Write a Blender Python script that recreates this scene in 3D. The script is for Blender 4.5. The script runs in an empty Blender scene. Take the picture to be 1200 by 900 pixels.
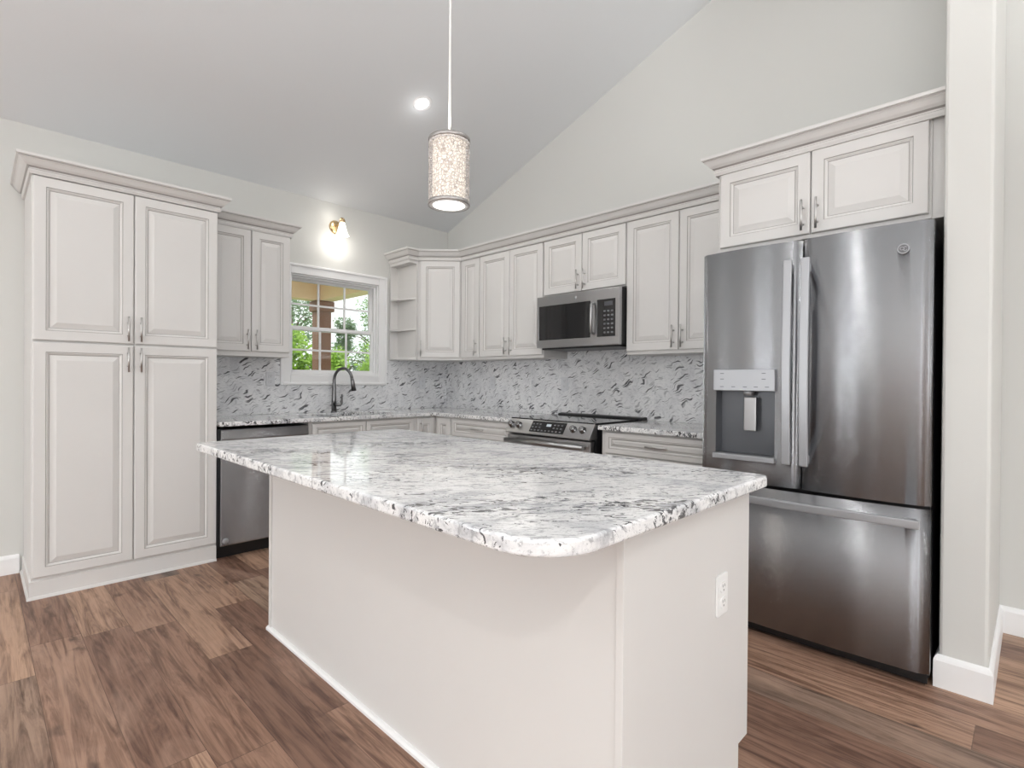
import bpy, bmesh, math, random
from mathutils import Matrix, Vector
random.seed(7)
S = bpy.context.scene
COL = S.collection
PI = math.pi

# ------------------------------------------------------------------ camera
cam_d = bpy.data.cameras.new('camera')
cam = bpy.data.objects.new('camera', cam_d); COL.objects.link(cam)
cam_d.sensor_width = 36.0; cam_d.lens = 622.04 / 1200 * 36
cam_d.shift_x = (600 - 596.04) / 1200; cam_d.shift_y = (449.14 - 450) / 1200
cam_d.clip_start = 0.05
cam.matrix_world = (Matrix.Translation((-3.522, -4.4237, 1.2022)) @ Matrix.Rotation(-0.7882, 4, 'Z')
                    @ Matrix.Rotation(PI / 2 - 0.0055, 4, 'X') @ Matrix.Rotation(0.0075, 4, 'Z'))
S.camera = cam

# ------------------------------------------------------------------ world, exposure
S.view_settings.view_transform = 'Standard'; S.view_settings.look = 'None'
S.view_settings.exposure = 0.02; S.view_settings.gamma = 1.0; S.view_settings.use_curve_mapping = False
W = bpy.data.worlds.new('sky'); S.world = W; W.use_nodes = True
wn = W.node_tree.nodes; wl = W.node_tree.links
bg = wn['Background']; bg.inputs[1].default_value = 1.5
tc = wn.new('ShaderNodeTexCoord'); nz = wn.new('ShaderNodeTexNoise'); nz.inputs['Scale'].default_value = 3.0
rp = wn.new('ShaderNodeValToRGB'); rp.color_ramp.elements[0].position = .3
rp.color_ramp.elements[0].color = (.78, .87, 1, 1); rp.color_ramp.elements[1].position = .6
rp.color_ramp.elements[1].color = (1, 1, 1, 1)
wl.new(tc.outputs['Generated'], nz.inputs['Vector']); wl.new(nz.outputs['Fac'], rp.inputs[0]); wl.new(rp.outputs[0], bg.inputs[0])

def area(name, loc, rot, sx, sy, power, col=(1, 1, 1), spread=None):
    d = bpy.data.lights.new(name, 'AREA'); d.shape = 'RECTANGLE'; d.size = sx; d.size_y = sy; d.energy = power; d.color = col
    if spread: d.spread = spread
    o = bpy.data.objects.new(name, d); COL.objects.link(o); o.location = loc; o.rotation_euler = rot
    return o
def spot(name, loc, power, col, size=2.4, blend=.6, r=.05):
    d = bpy.data.lights.new(name, 'SPOT'); d.energy = power; d.color = col; d.spot_size = size; d.spot_blend = blend; d.shadow_soft_size = r
    o = bpy.data.objects.new(name, d); COL.objects.link(o); o.location = loc
    return o
def point(name, loc, power, col, r):
    d = bpy.data.lights.new(name, 'POINT'); d.energy = power; d.color = col; d.shadow_soft_size = r
    o = bpy.data.objects.new(name, d); COL.objects.link(o); o.location = loc
    return o
# daylight in the openings of the room behind the camera
area('daylight_narrow_window', (-7.93, -1.48, 1.22), (0, -PI / 2, 0), 2.2, 0.09, 28, (.97, .985, 1))
area('daylight_narrow_window', (-7.93, -2.06, 1.22), (0, -PI / 2, 0), 2.2, 0.09, 28, (.97, .985, 1))
area('daylight_narrow_window', (-6.40, -0.0 + .05, 1.35), (-PI / 2, 0, 0), 0.14, 1.9, 18, (.97, .985, 1))
area('daylight_left_window', (-7.93, -6.0, 1.35), (0, -PI / 2, 0), 1.9, 1.6, 45, (.97, .985, 1))
area('daylight_patio_door', (-4.2, -9.43, 1.3), (PI / 2, 0, 0), 2.6, 2.2, 60, (1, .995, .98))
# added fill spots behind the camera, no real fixtures, brightening the vault
for _l in ((-6.6, -5.0, 1.5), (-2.6, -7.4, 1.5), (-7.0, -4.7, 1.4), (-3.4, -8.3, 1.5)):
    _s = spot('ceiling_fill_uplight', _l, 200, (.98, .99, 1), 2.9, .4, .15); _s.rotation_euler = (PI, 0, 0)
SUN_D = bpy.data.lights.new('sun', 'SUN'); SUN_D.energy = 2.5; SUN_D.angle = .02; SUN_D.color = (1, .95, .86)
sun = bpy.data.objects.new('sun', SUN_D); COL.objects.link(sun); sun.rotation_euler = (math.radians(-32), math.radians(-38), 0)

# ------------------------------------------------------------------ materials
def mat(name, col, rough=.5, metal=0., spec=.5, **kw):
    m = bpy.data.materials.new(name); m.use_nodes = True
    b = m.node_tree.nodes['Principled BSDF']
    b.inputs['Base Color'].default_value = (*col, 1); b.inputs['Roughness'].default_value = rough
    b.inputs['Metallic'].default_value = metal; b.inputs['Specular IOR Level'].default_value = spec
    for k, v in kw.items(): b.inputs[k.replace('_', ' ')].default_value = v
    return m
class NT:
    def __init__(s, m): s.t = m.node_tree; s.n = s.t.nodes; s.l = s.t.links; s.b = s.n['Principled BSDF']
    def new(s, ty, **kw):
        x = s.n.new(ty)
        for k, v in kw.items(): setattr(x, k, v)
        return x
    def put(s, inp, v):
        if hasattr(v, 'links') or isinstance(v, bpy.types.NodeSocket): s.l.new(v, inp)
        else: inp.default_value = v
    def math(s, op, a, b=0.0, c=None, clamp=False):
        x = s.new('ShaderNodeMath', operation=op, use_clamp=clamp); s.put(x.inputs[0], a); s.put(x.inputs[1], b)
        if c is not None: s.put(x.inputs[2], c)
        return x.outputs[0]
    def mapping(s, vec, scale=(1, 1, 1), rot=(0, 0, 0), loc=(0, 0, 0)):
        x = s.new('ShaderNodeMapping'); s.put(x.inputs[0], vec)
        x.inputs['Scale'].default_value = scale; x.inputs['Rotation'].default_value = rot; x.inputs['Location'].default_value = loc
        return x.outputs[0]
    def noise(s, vec, scale, detail=4, rough=.55, dist=0.):
        x = s.new('ShaderNodeTexNoise'); s.put(x.inputs['Vector'], vec)
        x.inputs['Scale'].default_value = scale; x.inputs['Detail'].default_value = detail
        x.inputs['Roughness'].default_value = rough; x.inputs['Distortion'].default_value = dist
        return x.outputs['Fac']
    def ramp(s, fac, stops, interp='LINEAR'):
        x = s.new('ShaderNodeValToRGB'); s.put(x.inputs[0], fac); r = x.color_ramp; r.interpolation = interp
        while len(r.elements) < len(stops): r.elements.new(.5)
        for e, (p, c) in zip(r.elements, stops):
            e.position = p; e.color = (*c, 1) if not isinstance(c, float) else (c, c, c, 1)
        return x.outputs[0]
    def mix(s, fac, a, b, blend='MIX'):
        x = s.new('ShaderNodeMix', data_type='RGBA', blend_type=blend)
        s.put(x.inputs[0], fac); s.put(x.inputs[6], a if not isinstance(a, tuple) else (*a, 1)); s.put(x.inputs[7], b if not isinstance(b, tuple) else (*b, 1))
        return x.outputs[2]
    def bump(s, h, strength=.1, dist=.01):
        x = s.new('ShaderNodeBump'); s.put(x.inputs['Height'], h); x.inputs['Strength'].default_value = strength; x.inputs['Distance'].default_value = dist
        s.l.new(x.outputs[0], s.b.inputs['Normal'])
    def pos(s): return s.new('ShaderNodeNewGeometry').outputs['Position']

def wall_paint(name, col):
    m = mat(name, col, .75, spec=.25); t = NT(m); n = t.noise(t.pos(), 160, 3); t.bump(n, .06, .003); return m
M = {}
M['wall'] = wall_paint('wall_paint', (.66, .66, .635))
M['ceiling'] = wall_paint('ceiling_paint', (.76, .778, .792))
M['trim'] = mat('white_trim_paint', (.86, .86, .86), .35)
def cabinet_paint():
    m = mat('cabinet_paint', (.69, .665, .645), .45, spec=.35); t = NT(m)
    n = t.noise(t.pos(), 3, 2); t.l.new(t.mix(n, (.675, .662, .645), (.70, .688, .672)), t.b.inputs['Base Color']); return m
M['cab'] = cabinet_paint()
M['glaze'] = mat('pewter_glaze', (.40, .38, .365), .5)
M['inside'] = mat('cabinet_underside', (.60, .57, .53), .5)
M['nickel'] = mat('brushed_nickel', (.56, .55, .54), .34, 1.)
M['black'] = mat('black_plastic', (.012, .012, .013), .35)
M['glassblack'] = mat('black_glass', (.010, .010, .011), .05, spec=.6)
M['ltgrey'] = mat('light_grey_metal', (.42, .43, .45), .42, .6)
M['darkgrey'] = mat('dark_grey_plastic', (.10, .105, .115), .35, .3)
M['outlet'] = mat('outlet_plastic', (.84, .84, .83), .35)
M['outlet_grey'] = mat('outlet_grey_plastic', (.62, .63, .65), .4)
M['slot'] = mat('slot_dark', (.12, .12, .12), .6)
M['key'] = mat('keypad_print', (.17, .17, .18), .5)
M['brass'] = mat('brass', (.68, .50, .28), .25, 1.)
M['gunmetal'] = mat('gunmetal_faucet', (.20, .20, .205), .28, 1.)
def steel(name, col, rough, k):
    """brushed sheet: fine horizontal grooves tilt the surface up and down, so reflections smear vertically"""
    m = mat(name, col, rough, 1.); t = NT(m); g = t.new('ShaderNodeNewGeometry')
    tot = None
    for f in (7000.0, 9100.0):
        w = t.new('ShaderNodeTexWhiteNoise', noise_dimensions='3D'); t.l.new(t.mapping(g.outputs['Position'], (f, f, f)), w.inputs['Vector'])
        tot = w.outputs['Value'] if tot is None else t.math('ADD', tot, w.outputs['Value'])
    cb = t.new('ShaderNodeCombineXYZ'); t.put(cb.inputs[2], t.math('MULTIPLY', t.math('SUBTRACT', tot, 1.0), k))
    ad = t.new('ShaderNodeVectorMath', operation='ADD'); t.l.new(g.outputs['Normal'], ad.inputs[0]); t.l.new(cb.outputs[0], ad.inputs[1])
    nm = t.new('ShaderNodeVectorMath', operation='NORMALIZE'); t.l.new(ad.outputs[0], nm.inputs[0]); t.l.new(nm.outputs[0], t.b.inputs['Normal'])
    return m
M['steel'] = steel('stainless_steel', (.38, .388, .405), .15, 1.15)
M['knob'] = mat('knob_metal', (.30, .30, .305), .25, 1.)
def satin(name, col, rough, aniso):
    m = mat(name, col, rough, 1.); t = NT(m); tg = t.new('ShaderNodeTangent', direction_type='RADIAL', axis='Z'); t.l.new(tg.outputs[0], t.b.inputs['Tangent'])
    t.b.inputs['Anisotropic'].default_value = aniso; t.b.inputs['Anisotropic Rotation'].default_value = .25; return m
M['steel_l'] = satin('stainless_steel_light', (.46, .46, .465), .30, .8)
M['sinksteel'] = mat('sink_steel', (.35, .35, .36), .3, 1.)
def emis(name, col, strength, base=(.9, .9, .9)):
    m = mat(name, base, .4); b = m.node_tree.nodes['Principled BSDF']
    b.inputs['Emission Color'].default_value = (*col, 1); b.inputs['Emission Strength'].default_value = strength; return m
M['bulb'] = emis('lit_lamp_diffuser', (1, .97, .92), 3.0)
M['canlens'] = emis('lit_downlight_lens', (1, 1, 1), 6.0)
M['bell'] = emis('lit_frosted_bell_glass', (1, .93, .80), 1.6)
M['digits'] = emis('lit_display_digits', (.75, .85, .9), .5, (.1, .1, .1))

def granite():
    m = mat('white_granite', (.7, .7, .7), .07, spec=.55); t = NT(m); p = t.pos()
    pw = t.mapping(p, (1, 1, 1), (0, 0, math.radians(40)))
    st = t.mapping(pw, (.62, 1.25, 1.0))
    big = t.noise(st, 7, 6, .62, .8)
    base = t.ramp(big, [(.28, (.40, .41, .43)), (.40, (.62, .625, .64)), (.50, (.80, .80, .80)), (.68, (.89, .885, .875))])
    mid = t.noise(t.mapping(pw, (.6, 1.5, 1)), 40, 5, .7, .8)
    g = t.ramp(mid, [(.41, 1.), (.47, 0.)])
    c = t.mix(t.math('MULTIPLY', g, .7), base, (.33, .335, .35))
    fine = t.noise(p, 150, 3, .7)
    c = t.mix(t.math('MULTIPLY', t.ramp(fine, [(.33, 1.), (.44, 0.)]), .5), c, (.34, .34, .36))
    # black mineral flecks gathered in veins
    dk = t.noise(t.mapping(pw, (.6, 1.5, 1.0)), 42, 4, .62, 1.2)
    where = t.noise(st, 3.3, 3, .6)
    thr = t.ramp(where, [(.36, .02), (.64, .17)])
    d = t.math('LESS_THAN', t.math('SUBTRACT', dk, thr), .30)
    c = t.mix(t.math('MULTIPLY', d, .93), c, (.045, .045, .05))
    t.l.new(c, t.b.inputs['Base Color']); return m
M['granite'] = granite()
def splash(axis):
    m = mat('wisp_marble_' + axis, (.6, .6, .62), .22, spec=.5); t = NT(m); p = t.pos()
    sx = t.new('ShaderNodeSeparateXYZ'); t.l.new(p, sx.inputs[0])
    cb = t.new('ShaderNodeCombineXYZ')
    s_ = sx.outputs[0] if axis == 'x' else t.math('MULTIPLY', sx.outputs[1], -1.0)
    # tiles of 0.61 x 0.3: each shifts the pattern
    t.put(cb.inputs[0], s_); t.put(cb.inputs[1], sx.outputs[2])
    row = t.math('FLOOR', t.math('MULTIPLY', t.math('SUBTRACT', sx.outputs[2], .914), 1 / .305))
    colm = t.math('FLOOR', t.math('MULTIPLY', t.math('ADD', s_, t.math('MULTIPLY', row, .305)), 1 / .61))
    tid = t.new('ShaderNodeTexWhiteNoise', noise_dimensions='2D'); c2 = t.new('ShaderNodeCombineXYZ')
    t.put(c2.inputs[0], colm); t.put(c2.inputs[1], row); t.l.new(c2.outputs[0], tid.inputs['Vector'])
    off = t.new('ShaderNodeVectorMath', operation='MULTIPLY_ADD')
    t.l.new(tid.outputs['Color'], off.inputs[0]); off.inputs[1].default_value = (7, 7, 0); t.l.new(cb.outputs[0], off.inputs[2])
    v = off.outputs[0]
    dn = t.new('ShaderNodeTexNoise'); dn.inputs['Scale'].default_value = 9; dn.inputs['Detail'].default_value = 2; t.l.new(v, dn.inputs['Vector'])
    dv = t.new('ShaderNodeVectorMath', operation='MULTIPLY_ADD'); t.l.new(dn.outputs['Color'], dv.inputs[0]); dv.inputs[1].default_value = (.08, .13, 0); t.l.new(v, dv.inputs[2])
    def strokes(scale, ang, thr, rnd_lo, seed):
        q = t.mapping(dv.outputs[0], (scale * .34, scale * 1.3, 1), (0, 0, 0), (seed, seed * .7, 0))
        q0 = t.mapping(dv.outputs[0], (1, 1, 1), (0, 0, -ang)); q = t.mapping(q0, (scale * .30, scale * 1.9, 1), (0, 0, 0), (seed, seed * .7, 0))
        vo = t.new('ShaderNodeTexVoronoi', voronoi_dimensions='2D', feature='F1'); vo.inputs['Scale'].default_value = 1; t.l.new(q, vo.inputs['Vector'])
        r = t.new('ShaderNodeSeparateColor'); t.l.new(vo.outputs['Color'], r.inputs[0])
        size = t.math('MULTIPLY', t.math('SUBTRACT', r.outputs[0], rnd_lo), thr / (1 - rnd_lo))
        return t.math('MULTIPLY', t.math('SUBTRACT', size, vo.outputs['Distance']), 9.0, clamp=True)
    cl = t.noise(v, 5, 5, .6)
    base = t.ramp(cl, [(.3, (.62, .625, .645)), (.5, (.77, .775, .785)), (.72, (.84, .84, .845))])
    fine = t.noise(t.mapping(dv.outputs[0], (1, 2.2, 1), (0, 0, -.45)), 42, 4, .65)
    base = t.mix(t.math('MULTIPLY', t.ramp(fine, [(.34, 1.), (.5, 0.)]), .45), base, (.36, .365, .39))
    a = strokes(38, math.radians(25), .40, .25, 3.1)
    c = t.mix(t.math('MULTIPLY', a, .55), base, (.20, .205, .22))
    b = strokes(26, math.radians(23), .40, .52, 8.7)
    c = t.mix(t.math('MULTIPLY', b, .92), c, (.075, .075, .085))
    t.l.new(c, t.b.inputs['Base Color']); return m
M['splash_x'] = splash('x'); M['splash_y'] = splash('y')
def floor_mat():
    m = mat('wood_planks', (.2, .12, .08), .38, spec=.3); t = NT(m); p = t.pos()
    s = t.new('ShaderNodeSeparateXYZ'); t.l.new(p, s.inputs[0])
    X = t.math('MULTIPLY', t.math('ADD', s.outputs[0], 2.815), 1 / .178); xi = t.math('FLOOR', X); xf = t.math('FRACT', X)
    w1 = t.new('ShaderNodeTexWhiteNoise', noise_dimensions='1D'); t.put(w1.inputs['W'], xi)
    Y = t.math('MULTIPLY', t.math('MULTIPLY_ADD', w1.outputs['Value'], 1.22, s.outputs[1]), 1 / 1.22); yi = t.math('FLOOR', Y); yf = t.math('FRACT', Y)
    cv = t.new('ShaderNodeCombineXYZ'); t.put(cv.inputs[0], xi); t.put(cv.inputs[1], yi)
    w2 = t.new('ShaderNodeTexWhiteNoise', noise_dimensions='2D'); t.l.new(cv.outputs[0], w2.inputs['Vector'])
    tone = t.ramp(w2.outputs['Value'], [(0., (.19, .109, .078)), (.25, (.28, .162, .114)), (.5, (.36, .218, .152)), (.72, (.52, .335, .230)), (.86, (.18, .130, .104)), (1., (.55, .372, .255))])
    off = t.new('ShaderNodeVectorMath', operation='MULTIPLY_ADD'); t.l.new(w2.outputs['Color'], off.inputs[0]); off.inputs[1].default_value = (9, 9, 9); t.l.new(p, off.inputs[2])
    v = off.outputs[0]
    g1 = t.noise(t.mapping(v, (26, 2.0, 1)), 1.0, 6, .65, 1.3)
    g2 = t.noise(t.mapping(v, (110, 3.0, 1)), 1.0, 4, .6, .3)
    bl = t.noise(t.mapping(v, (5, 1.6, 1)), 1.0, 4, .6, .8)
    c = t.mix(t.ramp(g1, [(.36, .95), (.56, 0.)]), tone, t.mix(1., tone, (.42, .37, .36), 'MULTIPLY'))
    c = t.mix(t.ramp(g2, [(.38, .45), (.55, 0.)]), c, t.mix(1., c, (.55, .52, .5), 'MULTIPLY'))
    c = t.mix(t.ramp(bl, [(.5, 0.), (.75, .5)]), c, (.52, .34, .25))
    kn = t.noise(t.mapping(v, (9, 3.2, 1)), 1.0, 3, .5, .5)
    c = t.mix(t.ramp(kn, [(.24, .75), (.33, 0.)]), c, (.055, .034, .028))
    gap = t.math('MAXIMUM', t.math('LESS_THAN', xf, .012), t.math('LESS_THAN', yf, .0022))
    c = t.mix(t.math('MULTIPLY', gap, .6), c, (.05, .032, .025))
    t.l.new(c, t.b.inputs['Base Color']); t.l.new(t.math('MULTIPLY_ADD', g1, .2, .36), t.b.inputs['Roughness'])
    t.bump(g2, .08, .002); return m
M['floor'] = floor_mat()
def glass():
    m = bpy.data.materials.new('window_glass'); m.use_nodes = True; n = m.node_tree.nodes; n.clear(); l = m.node_tree.links
    o = n.new('ShaderNodeOutputMaterial'); mx = n.new('ShaderNodeMixShader'); tr = n.new('ShaderNodeBsdfTransparent'); gl = n.new('ShaderNodeBsdfGlossy')
    fr = n.new('ShaderNodeFresnel'); fr.inputs[0].default_value = 1.45; gl.inputs['Roughness'].default_value = .02
    tr.inputs[0].default_value = (.95, .97, .96, 1)
    l.new(fr.outputs[0], mx.inputs[0]); l.new(tr.outputs[0], mx.inputs[1]); l.new(gl.outputs[0], mx.inputs[2]); l.new(mx.outputs[0], o.inputs[0]); return m
M['glass'] = glass()
def shade_mat():
    m = mat('crackle_shade', (.55, .52, .48), .6); t = NT(m)
    tcx = t.new('ShaderNodeTexCoord')
    vo = t.new('ShaderNodeTexVoronoi', feature='DISTANCE_TO_EDGE'); vo.inputs['Scale'].default_value = 78; t.l.new(tcx.outputs['Object'], vo.inputs['Vector'])
    e = t.ramp(vo.outputs['Distance'], [(.05, 0.), (.16, 1.)])
    c = t.mix(e, (.34, .29, .25), (.95, .90, .80)); t.l.new(c, t.b.inputs['Base Color'])
    t.l.new(t.mix(e, (.42, .34, .28), (1., .94, .82)), t.b.inputs['Emission Color']); t.b.inputs['Emission Strength'].default_value = .48
    return m
M['crackle'] = shade_mat()
def sheer_mat():
    m = bpy.data.materials.new('sheer_mesh_sleeve'); m.use_nodes = True; t = NT(m)
    t.b.inputs['Base Color'].default_value = (.72, .66, .63, 1); t.b.inputs['Roughness'].default_value = .6
    tcx = t.new('ShaderNodeTexCoord'); n = t.noise(tcx.outputs['Object'], 190, 2)
    t.l.new(t.ramp(n, [(.4, .22), (.6, .5)]), t.b.inputs['Alpha']); return m
M['sheer'] = sheer_mat()
M['glitter'] = mat('silver_trim_band', (.42, .40, .39), .35, .8)
def wood(name, c1, c2, sc=(3, 40, 3)):
    m = mat(name, c1, .6); t = NT(m); n = t.noise(t.mapping(t.pos(), sc), 1.0, 4, .6, .5)
    t.l.new(t.mix(n, c1, c2), t.b.inputs['Base Color']); return m
M['porch_wood'] = wood('porch_ceiling_boards', (.80, .58, .38), (.90, .70, .50))
M['post_wood'] = wood('porch_post_wood', (.15, .065, .033), (.22, .10, .052), (20, 20, 2))
M['bark'] = wood('tree_bark', (.12, .085, .06), (.2, .15, .11), (20, 20, 3))
def leaf(name, a, b):
    m = mat(name, a, .55); t = NT(m); n = t.noise(t.pos(), 2.2, 3); t.l.new(t.mix(n, a, b), t.b.inputs['Base Color'])
    return m
M['leaf_a'] = leaf('leaves_bright', (.22, .42, .03), (.46, .66, .09)); M['leaf_b'] = leaf('leaves_deep', (.10, .24, .05), (.24, .42, .09)); M['leaf_c'] = leaf('leaves_greyish', (.12, .22, .10), (.28, .40, .20))
M['grass'] = leaf('lawn', (.10, .22, .04), (.22, .36, .08))

# ------------------------------------------------------------------ mesh helpers
class MB:
    def __init__(s): s.v = []; s.f = []; s.m = []; s.s = []
    def face(s, idx, m=0, sm=False): s.f.append(tuple(idx)); s.m.append(m); s.s.append(sm)
    def box(s, a, b, m=0):
        x0, y0, z0 = a; x1, y1, z1 = b; n = len(s.v)
        s.v += [(x0, y0, z0), (x1, y0, z0), (x1, y1, z0), (x0, y1, z0), (x0, y0, z1), (x1, y0, z1), (x1, y1, z1), (x0, y1, z1)]
        for q in ((0, 3, 2, 1), (4, 5, 6, 7), (0, 1, 5, 4), (1, 2, 6, 5), (2, 3, 7, 6), (3, 0, 4, 7)): s.face([n + k for k in q], m)
        return s
    def prism(s, pts, z0, z1, m=0, sm=False):
        n = len(s.v); k = len(pts)
        s.v += [(x, y, z0) for x, y in pts] + [(x, y, z1) for x, y in pts]
        s.face([n + i for i in range(k)][::-1], m); s.face([n + k + i for i in range(k)], m)
        for i in range(k): j = (i + 1) % k; s.face((n + i, n + j, n + k + j, n + k + i), m, sm)
        return s
    def prism_axis(s, pts, a0, a1, axis, m=0):     # pts in the other two axes, extruded along axis
        n = len(s.v); k = len(pts)
        def mk(p, a): return {'x': (a, p[0], p[1]), 'y': (p[0], a, p[1])}[axis]
        s.v += [mk(p, a0) for p in pts] + [mk(p, a1) for p in pts]
        s.face([n + i for i in range(k)], m); s.face([n + k + i for i in range(k)][::-1], m)
        for i in range(k): j = (i + 1) % k; s.face((n + j, n + i, n + k + i, n + k + j), m)
        return s
    def lathe(s, prof, seg=24, c=(0, 0, 0), m=0, axis='z'):
        n = len(s.v); k = len(prof)
        for i in range(seg):
            a = 2 * PI * i / seg; ca, sa = math.cos(a), math.sin(a)
            for r, h in prof:
                q = {'z': (r * ca, r * sa, h), 'y': (r * ca, h, r * sa), 'x': (h, r * ca, r * sa)}[axis]
                s.v.append((c[0] + q[0], c[1] + q[1], c[2] + q[2]))
        for i in range(seg):
            j = (i + 1) % seg
            for t in range(k - 1): s.face((n + i * k + t, n + j * k + t, n + j * k + t + 1, n + i * k + t + 1), m, True)
        return s
    def tube(s, path, r, seg=10, m=0, caps=True, flat=None):
        n = len(s.v); P = [Vector(p) for p in path]; K = len(P)
        rr = r if isinstance(r, (list, tuple)) else [r] * K
        up = None
        for i in range(K):
            t = (P[min(i + 1, K - 1)] - P[max(i - 1, 0)]).normalized()
            if up is None: up = Vector((0, 0, 1)) if abs(t.z) < .9 else Vector((1, 0, 0))
            a = (up - t * up.dot(t)).normalized(); up = a; b = t.cross(a)
            for k in range(seg):
                w = 2 * PI * k / seg; s.v.append(tuple(P[i] + a * (math.cos(w) * rr[i]) + b * (math.sin(w) * rr[i])))
        for i in range(K - 1):
            for k in range(seg):
                k2 = (k + 1) % seg; s.face((n + i * seg + k, n + i * seg + k2, n + (i + 1) * seg + k2, n + (i + 1) * seg + k), m, True)
        if caps:
            s.face([n + k for k in range(seg)][::-1], m); s.face([n + (K - 1) * seg + k for k in range(seg)], m)
        return s
    def sweep(s, path, prof, m=0, closed=False):   # path in plan, prof (out, z), out is to the right of travel
        K = len(path); L = len(prof); n = len(s.v)
        def nrm(a, b):
            d = Vector((b[0] - a[0], b[1] - a[1])).normalized(); return Vector((d.y, -d.x))
        for i in range(K):
            ns = []
            if i > 0: ns.append(nrm(path[i - 1], path[i]))
            if i < K - 1: ns.append(nrm(path[i], path[i + 1]))
            o = ns[0] if len(ns) == 1 else (ns[0] + ns[1]) / (1 + ns[0].dot(ns[1]))
            for d, z in prof: s.v.append((path[i][0] + o.x * d, path[i][1] + o.y * d, z))
        for i in range(K - 1):
            for t in range(L):
                u = (t + 1) % L; s.face((n + i * L + t, n + (i + 1) * L + t, n + (i + 1) * L + u, n + i * L + u), m)
        s.face([n + t for t in range(L)], m); s.face([n + (K - 1) * L + t for t in range(L)][::-1], m)
        return s
    def build(s, name, mats, parent=None, loc=(0, 0, 0), rot=(0, 0, 0), bevel=0., seg=2, fix=True, smooth_angle=None):
        me = bpy.data.meshes.new(name); me.from_pydata(s.v, [], s.f)
        mats = mats if isinstance(mats, (list, tuple)) else [mats]
        for q in mats: me.materials.append(q)
        for p, mi, sm in zip(me.polygons, s.m, s.s): p.material_index = mi; p.use_smooth = sm
        if fix:
            bm = bmesh.new(); bm.from_mesh(me); bmesh.ops.recalc_face_normals(bm, faces=bm.faces); bm.to_mesh(me); bm.free()
        o = bpy.data.objects.new(name, me); COL.objects.link(o); o.location = loc; o.rotation_euler = rot
        if parent: o.parent = parent
        if bevel:
            b = o.modifiers.new('bevel', 'BEVEL'); b.width = bevel; b.segments = seg; b.limit_method = 'ANGLE'; b.angle_limit = .6
        return o
def thing(name, label, cat, loc=(0, 0, 0), rz=0., group=None):
    o = bpy.data.objects.new(name, None); COL.objects.link(o); o.empty_display_size = .1
    o.location = loc; o.rotation_euler = (0, 0, rz); o['label'] = label; o['category'] = cat
    if group: o['group'] = group
    return o
def tag(o, label, cat, group=None):
    o['label'] = label; o['category'] = cat
    if group: o['group'] = group
    return o
def struct(o): o['kind'] = 'structure'; return o
def copy_tree(o, parent=None):
    c = o.copy(); COL.objects.link(c)
    if parent: c.parent = parent
    for ch in list(o.children): copy_tree(ch, c)
    return c
def round_rect(x0, y0, x1, y1, r, n=8):            # r: (x0y0, x1y0, x1y1, x0y1)
    pts = []
    for (cx, cy, a0, rr) in ((x0 + r[0], y0 + r[0], PI, r[0]), (x1 - r[1], y0 + r[1], 1.5 * PI, r[1]), (x1 - r[2], y1 - r[2], 0, r[2]), (x0 + r[3], y1 - r[3], .5 * PI, r[3])):
        for i in range(n + 1):
            a = a0 + .5 * PI * i / n; pts.append((cx + rr * math.cos(a), cy + rr * math.sin(a)))
    return pts

# ------------------------------------------------------------------ room shell
EZ, SL = 2.756, .365
LX, BY, RY = -8.0, -9.5, -4.75                     # left wall, back wall, ridge
RZ = EZ - SL * RY
def wall_with_holes(axis, plane, t, a0, a1, ztop, holes, name):
    """wall along axis ('x' or 'y') at plane, thickness t; holes (a,b,z0,z1)"""
    mb = MB(); cuts = sorted({a0, a1, *[h[0] for h in holes], *[h[1] for h in holes]})
    for i in range(len(cuts) - 1):
        c0, c1 = cuts[i], cuts[i + 1]; h = [q for q in holes if q[0] <= c0 + 1e-6 and q[1] >= c1 - 1e-6]
        spans = [(0, ztop)] if not h else [(0, h[0][2]), (h[0][3], ztop)]
        for z0, z1 in spans:
            if z1 - z0 < 1e-4: continue
            if axis == 'x': mb.box((c0, plane, z0), (c1, plane + t, z1))
            else: mb.box((plane, c0, z0), (plane + t, c1, z1))
    return struct(mb.build(name, M['wall']))
struct(MB().box((LX - .1, BY - .1, -.06), (.12, .12, 0)).build('floor', M['floor']))
WX0, WX1, WZ0, WZ1 = -1.668, -.832, 1.236, 2.086   # kitchen window opening
wall_with_holes('x', 0., .12, LX - .1, 0.12, EZ + .02, [(WX0, WX1, WZ0, WZ1), (-6.51, -6.29, .35, 2.35)], 'wall_back')
# right wall with raked top
struct(MB().prism_axis([(0, 0), (0, EZ + .02), (RY, RZ + .02), (BY, EZ + .02), (BY, 0)], 0, .12, 'x').build('wall_right', M['wall']))
LH = [(-2.115, -2.005, .10, 2.35), (-1.535, -1.425, .10, 2.35), (-6.9, -5.1, .35, 2.35)]
mb = MB()
cuts = sorted({0., BY, *[h[0] for h in LH], *[h[1] for h in LH], RY})
def zr(y): return EZ + .02 - SL * y if y > RY else EZ + .02 - SL * (BY - y) * -1 if False else (EZ + .02 - SL * y if y > RY else RZ + .02 + SL * 0 - (RZ - EZ) * (RY - y) / (RY - BY))
for i in range(len(cuts) - 1):
    c0, c1 = cuts[i], cuts[i + 1]; h = [q for q in LH if q[0] <= c0 + 1e-6 and q[1] >= c1 - 1e-6]
    lo = 0 if not h else h[0][3]
    if h: mb.box((LX - .1, c0, 0), (LX, c1, h[0][2]))
    mb.prism_axis([(c0, lo), (c1, lo), (c1, zr(c1)), (c0, zr(c0))], LX - .1, LX, 'x')
struct(mb.build('wall_left', M['wall']))
wall_with_holes('x', BY - .1, .1, LX - .1, .12, EZ + .02, [(-5.5, -2.9, 0.0, 2.3)], 'wall_behind_camera')
ce = MB()
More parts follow.
